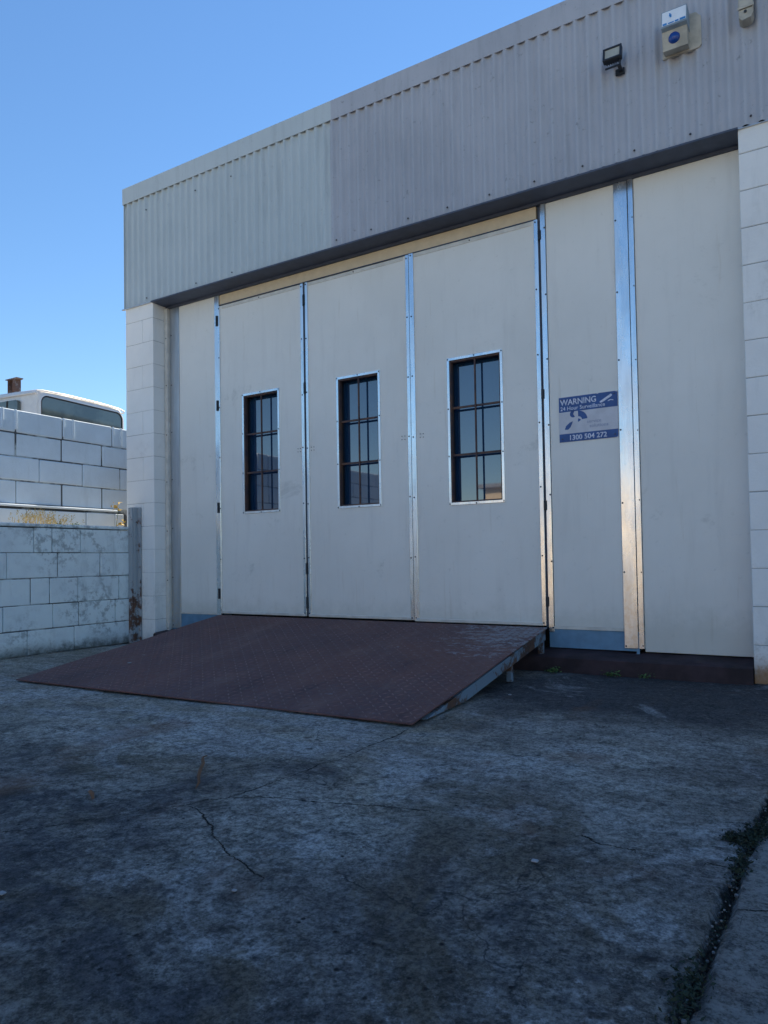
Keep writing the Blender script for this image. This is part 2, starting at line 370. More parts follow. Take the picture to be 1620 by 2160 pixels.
def veh_glass():
    t = NT('vehicle_glass'); return t.out(t.mix(t.mapr(t.noise(2.2,3),.4,.6), (.05,.07,.07), (.1,.13,.12)), .05, 0, None, IOR=1.8)
M_VGLASS = veh_glass()
M_WHITE = plain('van_white_paint', (.74,.74,.72), .35, var=.04, bump=.02)
M_RUBBER = plain('black_rubber', (.02,.02,.022), .7)
M_BLACKPL = plain('black_plastic', (.018,.024,.035), .5)
M_CHROME = plain('dull_chrome', (.6,.6,.6), .25, .9)
M_SIGNW = plain('faded_white_sign', (.56,.57,.62), .5, var=.08)
M_SIGNB = plain('sign_blue', (.022,.085,.27), .5, var=.15)
M_SIGNP = plain('faded_sign_print', (.3,.34,.46), .5)
M_LETTER = plain('sign_white_lettering', (.6,.64,.75), .5, var=.15, sc=60)

# ------------------------------------------------------------ ground
def poly_dist(px_, py_, pts):
    best = np.full(px_.shape, 9.); sg = np.ones(px_.shape)
    for (ax,ay),(bx,by) in zip(pts[:-1], pts[1:]):
        dx, dy = bx-ax, by-ay; L = dx*dx+dy*dy
        t = np.clip(((px_-ax)*dx+(py_-ay)*dy)/L, 0, 1)
        d = np.hypot(px_-ax-t*dx, py_-ay-t*dy); s = np.sign(dx*(py_-ay)-dy*(px_-ax)); s[s==0] = 1
        k = d < best; best[k] = d[k]; sg[k] = s[k]
    # beyond the ends keep it unsigned so that no false line appears
    (ax,ay),(bx,by) = pts[0], pts[1]; e0 = ((px_-ax)*(bx-ax)+(py_-ay)*(by-ay)) < 0
    (cx,cy),(dx_,dy_) = pts[-2], pts[-1]; e1 = ((px_-dx_)*(dx_-cx)+(py_-dy_)*(dy_-cy)) > 0
    out = best*sg; e = (e0 & (np.hypot(px_-ax,py_-ay) < best+1e-6)) | (e1 & (np.hypot(px_-dx_,py_-dy_) < best+1e-6))
    out[e] = best[e]+.02
    return out
CRACKS = [
 [(-2.6,-3.35),(-2.2,-3.3),(-1.822,-3.145),(-1.777,-3.097),(-1.743,-3.054),(-1.711,-3.008),(-1.672,-2.957),(-1.651,-2.907),(-1.629,-2.846),(-1.587,-2.816),(-1.547,-2.775),(-1.532,-2.727),(-1.485,-2.681),(-1.413,-2.64),(-1.333,-2.608),(-1.259,-2.592),(-1.187,-2.576),(-1.107,-2.552),(-1.041,-2.531),(-.9,-2.5)],
 [(-1.544,-2.777),(-1.497,-2.787),(-1.422,-2.828),(-1.36,-2.862),(-1.315,-2.902),(-1.254,-2.935),(-1.2,-2.965),(-1.162,-2.977),(-1.111,-3.0),(-1.064,-3.02),(-1.031,-3.023)],
 [(-1.418,-1.745),(-1.413,-1.852),(-1.415,-1.97),(-1.423,-2.054),(-1.422,-2.13),(-1.42,-2.227),(-1.447,-2.278),(-1.443,-2.347),(-1.453,-2.42),(-1.455,-2.486),(-1.465,-2.552),(-1.47,-2.618),(-1.485,-2.677)],
 [(-.512,-2.466),(-.481,-2.48),(-.454,-2.507),(-.425,-2.498),(-.391,-2.502),(-.358,-2.497)],
 [(-.206,-2.224),(-.172,-2.21),(-.12,-2.204)],
 [(-.223,-2.489),(-.198,-2.495),(-.173,-2.498),(-.14,-2.503)],
 [(-.145,-2.687),(-.119,-2.682),(-.087,-2.663),(-.02,-2.64)]]
JOINT = [(.3,2.),(.0,-.16),(-.035,-.8),(-.09,-1.6),(-.116,-2.026),(-.143,-2.329),(-.163,-2.7),(-.184,-3.096),(-.26,-4.2),(-.5,-8)]
def grid_axis(lo, a, b, hi, step):
    core = list(np.arange(a, b, step)); l = []; x = a; s = step
    while x > lo: s *= 1.35; x -= s; l.append(max(x, lo))
    r = []; x = core[-1]; s = step
    while x < hi: s *= 1.35; x += s; r.append(min(x, hi))
    return np.array(l[::-1]+core+r)
gx = grid_axis(-700, -5.3, .8, 700, .0155); gy = grid_axis(-700, -3.9, -.05, 700, .0155)
XX, YY = np.meshgrid(gx, gy, indexing='ij'); nx, ny = XX.shape
px_, py_ = XX.ravel(), YY.ravel()
dj = poly_dist(px_, py_, JOINT)
def vnoise(x, y, sc, seed):
    r = np.random.default_rng(seed); g = r.random((64,64)); u = x*sc; v = y*sc
    i = np.floor(u).astype(int); j = np.floor(v).astype(int); a = u-i; b = v-j; a = a*a*(3-2*a); b = b*b*(3-2*b)
    G = lambda p,q: g[p%64, q%64]
    return (G(i,j)*(1-a)+G(i+1,j)*a)*(1-b)+(G(i,j+1)*(1-a)+G(i+1,j+1)*a)*b
near = (np.abs(px_) < 12) & (np.abs(py_) < 12)
zz = np.where(near, (vnoise(px_,py_,1.3,1)-.5)*.008+(vnoise(px_,py_,5,2)-.5)*.004+(vnoise(px_,py_,17,3)-.5)*.003, 0) - .004
jw = .011+.018*(vnoise(px_,py_,9,5)-.3)
zz -= np.clip((jw-np.abs(dj))/.012, 0, 1)*.028*near
me = bpy.data.meshes.new('ground'); ground = bpy.data.objects.new('ground', me); COL.objects.link(ground)
co = np.stack([px_, py_, zz], 1).astype(np.float32)
ii, jj = np.meshgrid(np.arange(nx-1), np.arange(ny-1), indexing='ij'); q = (ii*ny+jj).ravel()
quads = np.stack([q, q+ny, q+ny+1, q+1], 1).astype(np.int32)
me.vertices.add(len(co)); me.vertices.foreach_set('co', co.ravel())
me.loops.add(quads.size); me.loops.foreach_set('vertex_index', quads.ravel())
me.polygons.add(len(quads)); me.polygons.foreach_set('loop_start', np.arange(0, quads.size, 4, dtype=np.int32))
me.polygons.foreach_set('use_smooth', np.ones(len(quads), bool)); me.update(calc_edges=True); me.validate()
for i,c in enumerate(CRACKS):
    at = me.attributes.new('crack_%d' % i, 'FLOAT', 'POINT'); at.data.foreach_set('value', poly_dist(px_, py_, c).astype(np.float32))
at = me.attributes.new('joint', 'FLOAT', 'POINT'); at.data.foreach_set('value', dj.astype(np.float32))
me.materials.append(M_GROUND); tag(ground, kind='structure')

# raised terrace where the van stands
M_GRAVEL = plain('dry_gravel_earth', (.3,.27,.22), .95, var=.3, bump=.5)
b = MB(); b.box(-160, -5.8, -7, 120, -.5, 1.19); tag(obj('terrace', b, M_GRAVEL), kind='structure')
b = MB(); b.box(-5.8, -5.27, -7, 14, -.5, .985); tag(obj('earth_strip', b, M_GRAVEL), kind='structure')

# ------------------------------------------------------------ block walls
def block_row(b, axis, fixed0, fixed1, joints, z0, z1, gap, c, jit=.002, skip=()):
    for a0, a1 in zip(joints[:-1], joints[1:]):
        g0, g1, gz, gt = [gap*random.uniform(.3,1.6)/2 for _ in range(4)]
        off = random.uniform(-jit, jit)
        if axis == 1: b.box(fixed0, fixed1+off, a0+g0, a1-g1, z0+gz, z1-gt, c)
        else: b.box(a0+g0, a1-g1, fixed0-off, fixed1, z0+gz, z1-gt, c)
def rows_y(known, y0, y1, step=.4):
    k = sorted(known); x = k[0]; l = []
    while x > y0+step*.6: x -= step*random.choice((1,1,.5)) if known is not None else step; l.append(x)
    if l and l[-1] < y0: l[-1] = y0
    l = [y0]+[t for t in l[::-1] if t > y0+.05]+k
    return l+[y1] if y1 > l[-1]+.02 else l
low = empty('block_wall', (-5.18, -3.5, 0)); tag(low, 'low dirty white block wall with black cracked joints beside the ramp', 'wall')
LW = [([-1.1,-.718], 0, .19), ([-1.285,-.897,-.679,-.341], .19, .38), ([-1.077,-.926,-.691,-.304], .38, .58), ([-.859,-.485], .58, .775), ([-1.048,-.907,-.664], .775, .968)]
b = MB(); b.mi = 0
for k, z0, z1 in LW:
    j = rows_y(k, -7, -.16); block_row(b, 1, -5.27, -5.089, j, z0, z1, .006, .004, .004)
b.mi = 1; b.box(-5.265, -5.0985, -6.99, -.165, 0, .96)
obj('blockwork', b, [M_BLOCK_LOW, M_MORTAR_D], low)
b = MB(); block_row(b, 1, -5.28, -5.083, [-7,-5.6,-4.2,-2.8,-1.4,-.162], .969, 1.0, .004, .006, .003)
obj('coping', b, M_BLOCK_LOW, low)

upw = empty('block_wall', (-5.73, -3.5, 1)); tag(upw, 'upper white block wall on a ledge in front of the parked van', 'wall')
UW = [([-1.27,-.87,-.465,-.07], 1.185, 1.38), ([-.67,-.267,.121], 1.38, 1.58), ([-1.27,-.87,-.465,-.07], 1.58, 1.775), ([-.87,-.456,.04], 1.775, 1.968)]
b = MB()
for k, z0, z1 in UW:
    j = rows_y(k, -7, .3, .4); block_row(b, 1, -5.82, -5.63, j+[.7,1.1,1.5,1.9,2.3,2.7] , z0, z1, .009, .007, .003)
b.mi = 1; b.box(-5.815, -5.638, -6.99, 2.69, 1.0, 1.955)
b.mi = 0
for y in (-.985,-.875,-.452,-.362,.045,.13): b.box(-5.632, -5.618, y-.008, y+.008, 1.80, 1.965, .003)
obj('blockwork', b, [M_BLOCK_UP, M_MORTAR_D], upw)
b = MB(); b.box(-5.635, -5.597, -7, .08, 1.164, 1.184, .0065); obj('ledge', b, M_BLOCK_UP, upw)
b = MB(); block_row(b, 1, -5.64, -5.60, [-7]+[-6.8+.4*i for i in range(14)]+[-.8,-.254,.04,.14], .985, 1.147, .006, .004); obj('footing', b, M_BLOCK_UP, upw)

# rusty steel post at the wall's end
b = MB(); b.box(-5.086,-5.03,-.2,-.152,0,1.166,.003); b.box(-5.03,-4.995,-.162,-.1525,0,1.166,.001); b.box(-5.086,-5.036,-.213,-.2005,0,1.16,.001)
tag(rebase(obj('steel_post', b, M_POST)), 'short rusty grey steel post where the low wall meets the building', 'post')

# ------------------------------------------------------------ warehouse
WH = empty('warehouse', (-.3, 3, 0)); tag(WH, 'white warehouse with grey corrugated fascia and tall panelled folding doors', 'building')
FY = -.1456; XL, XLP, XR, XE = -5.193, -4.835, -.264, 4.6; ZF, ZT = 2.936, 4.004
def courses(b, x0, x1, y0, y1, off, z1=ZF, gap=.0025):
    z = 0; k = 0
    while z < z1-.02:
        t = min(z+.2, z1); js = [x0]; x = x0+(.2 if k%2 else .4)+off
        while x < x1-.08: js.append(x); x += .4
        js.append(x1); block_row(b, 0, y0, y1, js, z, t, gap, .0025, .0008); z = t; k += 1
b = MB(); courses(b, XL, XLP, FY, .0, .02); b.mi = 1; b.box(XL+.004, XLP-.004, FY+.004, .3, 0, ZF-.004)
obj('left_pillar', b, [M_PILLAR, M_MORTAR_L], WH)
b = MB(); courses(b, XR, XE, FY, .0, .1, gap=.004); b.mi = 1; b.box(XR+.004, XE-.004, FY+.005, .3, 0, ZF-.004)
obj('right_pillar', b, [M_PILLAR_R, M_MORTAR_L], WH)
b = MB(); b.box(XL+.01, XE, .3, 12, 0, 3.85); obj('wall', b, M_BLOCK_UP, WH)
b = MB(); b.box(XL-.01, XE+.05, -.13, 12.05, 3.9, 3.97); obj('roof', b, M_CLAD_L, WH)
# corrugated fascia
def corr(b, x0, x1, z0, z1, yb, amp=.0105, pitch=.0745):
    def prof(p):
        p %= 1.; return amp*(.5+.5*math.cos(2*math.pi*p))**1.5*2
    n = int((x1-x0)/pitch*12); vs = []; fs = []
    for i in range(n+1):
        x = x0+(x1-x0)*i/n; y = yb-prof(x/pitch)+.0015*math.sin(x*2.1)
        vs += [(x,y,z0),(x,y,z1),(x,y+.0015,z0)]
    for i in range(n): a = i*3; c = a+3; fs += [(a,c,c+1,a+1),(a+2,c+2,c,a)]
    b.add(vs, fs)
b = MB(); sh = [XL, -4.367, -3.627, -2.92]
for i in range(3): corr(b, sh[i]-(.012 if i else 0), sh[i+1], ZF+.001*i, 3.93, FY+.002-.0016*(i%2))
b.mi = 1
for x in (-4.9,-4.3,-3.9,-3.35): b.screw(x, FY-.012, ZF+.04, .006); b.screw(x, FY-.012, 3.75, .006)
obj('cladding', b, [M_CLAD_L, M_SCREW], WH, smooth=True, recalc=False)
b = MB(); sh = [-2.92,-2.15,-1.38,-.62,.15,.9,1.7,2.5,3.3,XE]
for i in range(len(sh)-1): corr(b, sh[i]-.012, sh[i+1], ZF+.0012*(i%3), 3.93, FY-.0006-.0016*(i%2))
b.mi = 1
for i in range(26): b.screw(-2.88+i*.298, FY-.012, ZF+.045+random.uniform(-.004,.004), .006)
obj('cladding', b, [M_CLAD_R, M_SCREW], WH, smooth=True, recalc=False)
b = MB(); b.box(XL, XE, FY+.005, 0.02, ZF+.03, 3.92); obj('fascia_frame', b, M_DARK, WH)
b = MB()
for x0,x1,m,z in ((XL-.006,-2.903,0,3.868),(-2.907,XE+.01,1,3.866)):
    b.mi = m; b.prism([(FY-.022,z),(FY-.018,z-.001),(FY-.016,ZT-.003),(.10,ZT+.004),(.10,ZT+.010),(FY-.024,ZT+.003)], x0, x1, 0)
b.mi = 0; b.box(XL-.008, XL-.004, FY-.018, .1, 3.868, ZT+.004)
obj('capping', b, [M_CLAD_L, M_CLAD_R], WH)
b = MB(); b.box(XL-.03, XLP+.02, FY-.018, FY+.003, ZF-.008, ZF-.002); obj('drip_flashing', b, M_GALV_D, WH)
b = MB(); b.box(XL-.004, XL+.001, FY-.012, .1, ZF, 3.87); obj('corner_flashing', b, M_CLAD_L, WH)
b = MB(); b.box(XR-.01, XE, FY-.012, FY+.004, ZF-.007, ZF-.002); obj('drip_flashing', b, M_GALV_D, WH)
b = MB(); b.box(XLP-.002, XR+.002, FY-.0245, .02, ZF-.012, ZF-.0015); b.box(XLP, XR, FY+.02, .02, ZF-.001, ZF+.03); b.box(XLP, XR, -.012, .018, ZF-.03, ZF-.0125)
obj('soffit', b, M_SOFFIT, WH)
# backing behind all panels
b = MB(); b.box(XLP, XR, .12, .28, 0, ZF-.03); obj('inner_lining', b, M_DARK, WH)

PZ0, PZ1 = .262, 2.812     # door leaf bottom / top
def strip(name, x0, x1, z0, z1, y0=-.008, y1=.01, m=M_GALV, screws=(), parent=WH, c=.0015, groove=None):
    b = MB()
    if groove: b.box(x0, groove-.002, y0, y1, z0, z1, c); b.box(groove+.002, x1, y0-.003, y1, z0, z1, c)
    else: b.box(x0, x1, y0, y1, z0, z1, c)
    b.mi = 1
    for sx in screws:
        z = z0+.02
        while z < z1: b.screw(sx, y0, z+random.uniform(-.01,.01), .0055); z += .42
    return obj(name, b, [m, M_SCREW], parent)
# left jamb, fixed panels
strip('jamb_angle', -4.833, -4.795, .10, 2.905, -.03, .02, M_TRIM, (-4.81,))
strip('jamb_channel', -4.792, -4.682, .12, 2.905, -.003, .02, M_GALV_D, (-4.775,))
def panel(name, x0, x1, z0, z1, y=0.0, m=M_PANEL, hole=None):
    b = MB()
    if hole:
        hx0,hx1,hz0,hz1 = hole
        for q in ((x0,hx0,z0,z1),(hx1,x1,z0,z1),(hx0,hx1,z0,hz0),(hx0,hx1,hz1,z1)): b.box(q[0],q[1],y,y+.04,q[2],q[3])
    else: b.box(x0,x1,y,y+.04,z0,z1,.002)
    return b
for a in ((-4.68,-4.256,.258,2.905),(-1.377,-.954,.25,2.905),(-.838,XR-.004,.118,2.905)):
    obj('fixed_panel', panel('', *a), M_PANEL, WH)
b = panel('', -4.2, -1.44, 2.822, 2.905, .002); obj('header_panel', b, M_HEADER, WH)
b = MB(); b.box(-4.2, -1.44, -.006, .002, 2.816, 2.8215); obj('head_track', b, M_SOFFIT, WH)
strip('post_cover', -4.252, -4.2025, .24, 2.905, -.006, .03, M_GALV, ())
strip('post_cover', -1.412, -1.379, .215, 2.905, -.008, .03, M_GALV, (-1.384,))
strip('wide_cover_strip', -.953, -.8395, .135, 2.905, -.009, .03, M_GALV, (-.944,-.846), groove=-.872)
strip('panel_base_trim', -1.379, -.956, .232, .25, -.006, .03, M_TRIM, ())
strip('panel_base_trim', -4.68, -4.254, .245, .257, -.004, .03, M_TRIM, ())
b = MB(); b.box(-4.83, -4.19, .004, .1, .06, .244); obj('skirting', b, M_BASEB, WH)
b = MB(); b.box(-1.41, -.872, .0, .1, .118, .231); b.box(-.885,-.868,-.006,-.0005,.05,.23); obj('skirting', b, M_BASEB, WH)
b = MB(); b.box(-4.834, XR-.001, .01, .115, .0, .24) if False else None
# sill ledge, wavy dark edge
vs = []; fs = []; n = 90
for i in range(n+1):
    x = -4.834+(XR-.002+4.834)*i/n; w = .006*math.sin(x*9)+.004*math.sin(x*23+1)
    vs += [(x,.1,.112+w*.6),(x,-.004,.108+w*.5),(x,-.02,.098+w),(x,-.15,.088+w*.6),(x,-.168+w*.4,.078),(x,-.172,-.02)]
for i in range(n):
    for k in range(5): a = i*6+k; fs.append((a,a+1,a+7,a+6))
b = MB(); b.add(vs, fs); obj('plinth', b, M_PLINTH, WH, smooth=True)

b = MB(); b.box(-1.43, -1.411, .006, .03, .24, 2.9); obj('gap_filler', b, M_SOFFIT, WH)
b = MB(); b.box(-3.315, -3.29, .006, .03, .262, 2.81); obj('gap_filler', b, M_SOFFIT, WH)
# folding door leaves
def leaf(x0, x1, win, zb, label, dy=0.0, lstrip=(.0,.0), rstrip=(.0,.0), hinge_l=True):
    wx0, wx1, wz0, wz1 = win; hx = (wx0+.013, wx1-.013, wz0+.013, wz1-.013)
    o = obj('door_leaf', panel('', x0, x1, zb, PZ1, dy, hole=hx), M_PANEL, WH)
    o['label'] = label
    y = dy
    # window frame: folded galvanised trim
    b = MB(); w = .018
    b.box(wx0, wx0+w, y-.006, y+.002, wz0+w, wz1-w, .001); b.box(wx1-w, wx1, y-.006, y+.002, wz0+w, wz1-w, .001)
    b.box(wx0, wx1, y-.006, y+.002, wz0, wz0+w, .001); b.box(wx0, wx1, y-.006, y+.002, wz1-w, wz1, .001)
    b.mi = 1
    for sz in (wz0+.009, wz0+.33, wz0+.65, wz1-.009):
        b.screw(wx0+.007, y-.006, sz, .005); b.screw(wx1-.007, y-.006, sz, .005)
    b.screw((wx0+wx1)/2, y-.006, wz0+.007, .005); b.screw((wx0+wx1)/2, y-.006, wz1-.007, .005)
    obj('window_frame', b, [M_GALV, M_SCREW], o)
    # reveal and rusty grille
    hx0,hx1,hz0,hz1 = hx; g = .02; b = MB()
    b.box(hx0, hx0+.014, y+.0025, y+.032, hz0, hz1, .001); b.box(hx1-.014, hx1, y+.0025, y+.032, hz0, hz1, .001)
    b.box(hx0+.0142, hx1-.0142, y+.0028, y+.03, hz0, hz0+.014, .001); b.box(hx0+.0142, hx1-.0142, y+.0028, y+.03, hz1-.016, hz1, .001)
    xc = (hx0+hx1)/2; b.box(xc-.005, xc+.005, y+.004, y+.016, hz0+.0142, hz1-.0162, .001)
    H = hz1-hz0
    for k in (.335,.665): z = hz0+H*k; b.box(hx0+.0142, hx1-.0142, y+.0162, y+.024, z-.007, z+.007, .001)
    obj('window_grille', b, M_RUSTBAR, o)
    b = MB(); b.box(hx0-.0, hx0+.002, y+.033, y+.085, hz0, hz1); b.box(hx1-.002, hx1, y+.033, y+.085, hz0, hz1)
    b.box(hx0+.002, hx1-.002, y+.033, y+.085, hz0, hz0+.002); b.box(hx0+.002, hx1-.002, y+.033, y+.085, hz1-.002, hz1)
    obj('window_reveal', b, M_DARK, o)
    b = MB(); b.box(hx0+.0022, hx1-.0022, y+.068, y+.074, hz0+.0022, hz1-.0022); obj('window_pane', b, M_GLASS, o)
    # edge trims
    for (a, c_, side) in ((lstrip[0], lstrip[1], 0), (rstrip[0], rstrip[1], 1)):
        if c_ > a: strip('edge_trim', a, c_, zb-.004, PZ1+.001, y-.009, y+.012, M_GALV, ((a+c_)/2-.003,), parent=o)
    b = MB(); b.box(x0+.004, x1-.004, y-.012, y+.03, zb-.0045, zb+.017, .003); b.mi = 1
    for k in (.02,.5,.97): b.screw(x0+(x1-x0)*k, y-.007, zb+.007, .005)
    obj('base_trim', b, [M_TRIM, M_SCREW], o)
    b = MB(); b.box(x0+.03, x1-.03, y-.004, y+.0005, PZ1-.028, PZ1-.002, .001); b.mi = 1; b.screw((x0+x1)/2, y-.004, PZ1-.015, .005)
    obj('top_trim', b, [M_TRIM, M_SCREW], o)
    return o
l1 = leaf(-4.2, -3.322, (-3.953,-3.562,1.066,2.04), PZ0, 'left door leaf with the smallest looking barred window', 0, (-4.199,-4.192), (-3.338,-3.312))
l2 = leaf(-3.294, -2.392, (-3.012,-2.628,1.06,2.038), PZ0-.002, 'middle door leaf with barred window', 0, (-3.293,-3.270), (-2.4,-2.374))
l3 = leaf(-2.362, -1.44, (-2.086,-1.684,1.035,2.03), PZ0-.008, 'right door leaf nearest the warning sign', -.006, (-2.368,-2.332), (-1.452,-1.425))
def hinge(parent, x, z, h=.085, y=-.012):
    b = MB(); b.tube([(x,y,z-h/2),(x,y,z+h/2)], .006, 8); b.box(x-.013, x+.013, y+.003, y+.006, z-h/2, z+h/2); obj('hinge', b, M_BLACKPL, parent, smooth=True)
for z in (2.69, 1.98, 1.13, .42): hinge(l1, -4.222, z)
for z in (2.68, 2.0, .62, .36): hinge(l2, -3.303, z)
for z in (2.71, 1.7, 1.0, .4): hinge(l3, -1.4185, z, .06)
# bolt hole clusters on the folds
for x,p in ((-3.37,l1),(-3.24,l2),(-2.44,l2),(-2.29,l3)):
    b = MB()
    for dx in (-.012,.012):
        for dz in (-.012,.012): b.screw(x+dx, -.0003 if p is not l3 else -.0063, 1.53+dz, .0035)
    obj('bolt_heads', b, M_SCREW, p)

# ------------------------------------------------------------ ramp
RP = empty('loading_ramp', (-2.8, -.9, 0)); tag(RP, 'rusted brown chequer plate steel ramp up to the folding doors', 'ramp')
RT0, RT1, RF0, RF1 = (-4.182,-.05,.25), (-1.408,-.05,.244), (-4.062,-1.79,.011), (-1.416,-1.72,.011)
def rp(u, v):
    a = [RT0[i]*(1-u)+RT1[i]*u for i in range(3)]; c = [RF0[i]*(1-u)+RF1[i]*u for i in range(3)]
    p = [a[i]*(1-v)+c[i]*v for i in range(3)]
    s = math.sin(math.pi*v); p[2] += -.004*s+.0025*math.sin(u*13+1)*s+.002*math.sin(v*9+u*5)*s
    return p
b = MB(); NU, NV = 60, 36; vs = []
for i in range(NU+1):
    for j in range(NV+1): vs.append(rp(i/NU, j/NV))
N0 = len(vs); vs += [(x,y,z-.006) for x,y,z in vs]; fs = []
W_ = NV+1
for i in range(NU):
    for j in range(NV):
        a = i*W_+j; fs.append((a,a+1,a+W_+1,a+W_)); fs.append((N0+a,N0+a+W_,N0+a+W_+1,N0+a+1))
for i in range(NU):
    for j in (0,NV): a = i*W_+j; fs.append((a,a+W_,N0+a+W_,N0+a))
for j in range(NV):
    for i in (0,NU): a = i*W_+j; fs.append((a,a+1,N0+a+1,N0+a))
b.add(vs, fs)
# raised lozenges of the chequer plate
LU, LV = 62, 40
for i in range(LU):
    for j in range(LV):
        u, v = (i+.5)/LU, (j+.5)/LV; c = Vector(rp(u,v)); d = 1 if (i+j)%2 else -1
        ex = Vector((1,0,0)); ey = (Vector(rp(u,min(1,v+.01)))-Vector(rp(u,max(0,v-.01)))).normalized()
        a = (ex+ey*d)*.0125; w = (ex-ey*d)*.0036; n_ = Vector((0,.14,.99))
        k = len(b.v); b.v += [tuple(c-a+n_*.0003), tuple(c-w+n_*.0003), tuple(c+a+n_*.0003), tuple(c+w+n_*.0003), tuple(c+n_*.0035)]
        for t in ((0,1,4),(1,2,4),(2,3,4),(3,0,4)): b.f.append(tuple(k+q for q in t)); b.m.append(1)
obj('deck', b, [M_DECK, M_TREAD], RP, recalc=False)
def rail(x, sgn):
    b = MB(); y0, y1 = -.07, -1.60; k = (.246)/1.67
    zt = lambda y: .238+(y+.05)*k-.004
    pts = [(y0,zt(y0)),(y1,zt(y1)),(y1,max(.003,zt(y1)-.02)),(-1.2,max(.004,zt(-1.2)-.055)),(y0,zt(y0)-.062)]
    b.prism(pts, x, x-sgn*.006, 0)
    b.prism([(y0,zt(y0)),(y1,zt(y1)),(y1,zt(y1)-.005),(y0,zt(y0)-.005)], x-sgn*.0062, x-sgn*.035, 0)
    b.prism([(y0,zt(y0)-.057),(-1.2,max(.009,zt(-1.2)-.05)),(-1.2,max(.004,zt(-1.2)-.055)),(y0,zt(y0)-.062)], x-sgn*.0062, x-sgn*.035, 0)
    return b
obj('side_rail', rail(-1.414, 1), M_RAIL, RP); obj('side_rail', rail(-4.12, -1), M_RAIL, RP)
b = MB(); b.box(-3.1,-3.05,-1.3,-.07,.03,.05) ; b.box(-2.6,-2.55,-1.0,-.07,.03,.1); obj('cross_bearer', b, M_RUST, RP)
for x in (-1.452,-4.13,-2.8):
    b = MB(); b.box(x, x+.03, -.62, -.59, 0, .098, .002); obj('leg', b, M_RAIL, RP)
for x in (-1.45,-4.13):
    b = MB(); b.box(x, x+.034, -.115, -.088, 0, .18, .002); obj('leg', b, M_RAIL, RP)

# ------------------------------------------------------------ warning sign
def text_mb(txt, size, x, z, y, bold=0., align='LEFT', sx=1., tilt=0.):
    cu = bpy.data.curves.new('t', 'FONT'); cu.body = txt; cu.size = size; cu.align_x = align; cu.extrude = .0004; cu.offset = bold; cu.resolution_u = 3
    o = bpy.data.objects.new('t', cu); COL.objects.link(o); bpy.context.view_layer.update()
    m = bpy.data.meshes.new_from_object(o.evaluated_get(bpy.context.evaluated_depsgraph_get()))
    vs = [(x+v.co.x*sx, y-v.co.z, z+v.co.y+v.co.x*sx*tilt) for v in m.vertices]; fs = [tuple(p.vertices) for p in m.polygons]
    bpy.data.objects.remove(o); bpy.data.meshes.remove(m); bpy.data.curves.remove(cu)
    return vs, fs
SG = empty('warning_sign', (-1.133, -.01, 1.385)); tag(SG, 'faded blue and white surveillance warning sign screwed to the cream panel', 'sign')
sx0, sx1, sz0, sz1 = -1.318, -.958, 1.383, 1.662; sy = -.0035
b = MB(); b.box(sx0, sx1, sy, -.0003, sz0, sz1, .0005); obj('sign_plate', b, M_SIGNW, SG)
b = MB()
b.prism([(sx0+.001,1.569),(sx1-.001,1.569),(sx1-.001,1.655),(sx1-.02,1.661),(-1.07,1.661),(-1.076,1.656),(-1.085,1.661),(sx0+.001,1.661)], sy-.0006, sy-.0001, 1)
b.prism([(sx0+.001,1.384),(sx1-.012,1.384),(sx1-.001,1.392),(sx1-.001,1.434),(sx0+.001,1.434)], sy-.0006, sy-.0001, 1)
obj('blue_band', b, M_SIGNB, SG)
for a in (('WARNING', .05, sx0+.010, 1.612, sy-.0006, .0008, 'LEFT', .92), ('24 Hour Surveillance', .033, sx0+.010, 1.579, sy-.0006, .0003, 'LEFT', .98), ('1300 504 272', .042, -1.142, 1.394, sy-.0006, .0008, 'CENTER', 1.0)):
    b = MB(); b.add(*text_mb(*a)); b.v = [(x, y-.0006, z) for x,y,z in b.v]; obj('lettering', b, M_LETTER, SG)
b = MB()
cx, cz = -1.02, 1.628
pts = [(-.045,-.019),(.022,.02),(.030,.012),(.024,.004),(-.03,-.026),(-.043,-.027)]
b.prism([(cx+p, cz+q) for p,q in pts], sy-.0012, sy-.0006, 1)
b.prism([(cx+.004,cz-.018),(cx+.02,cz-.013),(cx+.036,cz-.017),(cx+.036,cz-.022),(cx+.02,cz-.018),(cx+.004,cz-.024)], sy-.0012, sy-.0006, 1)
obj('camera_symbol', b, M_LETTER, SG)
def arc_poly(cx, cz, r0, r1, a0, a1, n=14, squash=1):
    o = [(cx+r1*math.cos(R(a0+(a1-a0)*i/n)), cz+squash*r1*math.sin(R(a0+(a1-a0)*i/n))) for i in range(n+1)]
    return o+[(cx+r0*math.cos(R(a1+(a0-a1)*i/n)), cz+squash*r0*math.sin(R(a1+(a0-a1)*i/n))) for i in range(n+1)]
b = MB()
b.prism(arc_poly(-1.228, 1.552, .0, .021, 70, 300), sy-.0006, sy-.0001, 1)
b.prism(arc_poly(-1.197, 1.513, .022, .056, 4, 92), sy-.0006, sy-.0001, 1)
b.prism(arc_poly(-1.2, 1.5, .0, .022, 30, 85)+[], sy-.0006, sy-.0001, 1)
b.prism([(-1.283,1.461),(-1.262,1.459),(-1.247,1.472),(-1.236,1.494),(-1.231,1.508),(-1.252,1.501),(-1.275,1.482)], sy-.0006, sy-.0001, 1)
obj('logo', b, M_SIGNB, SG)
for a in (('service', .028, -1.145, 1.488, sy, .0004, 'LEFT', 1.1), ('solutions', .028, -1.13, 1.460, sy, .0006, 'LEFT', 1.12)):
    b = MB(); b.add(*text_mb(*a)); obj('faded_lettering', b, M_SIGNP, SG)
for x in (sx0+.02, sx1-.02):
    for z in (sz0+.02, sz1-.016): b = MB(); b.screw(x, sy-.001, z, .004); obj('sign_screw', b, M_SCREW, SG)

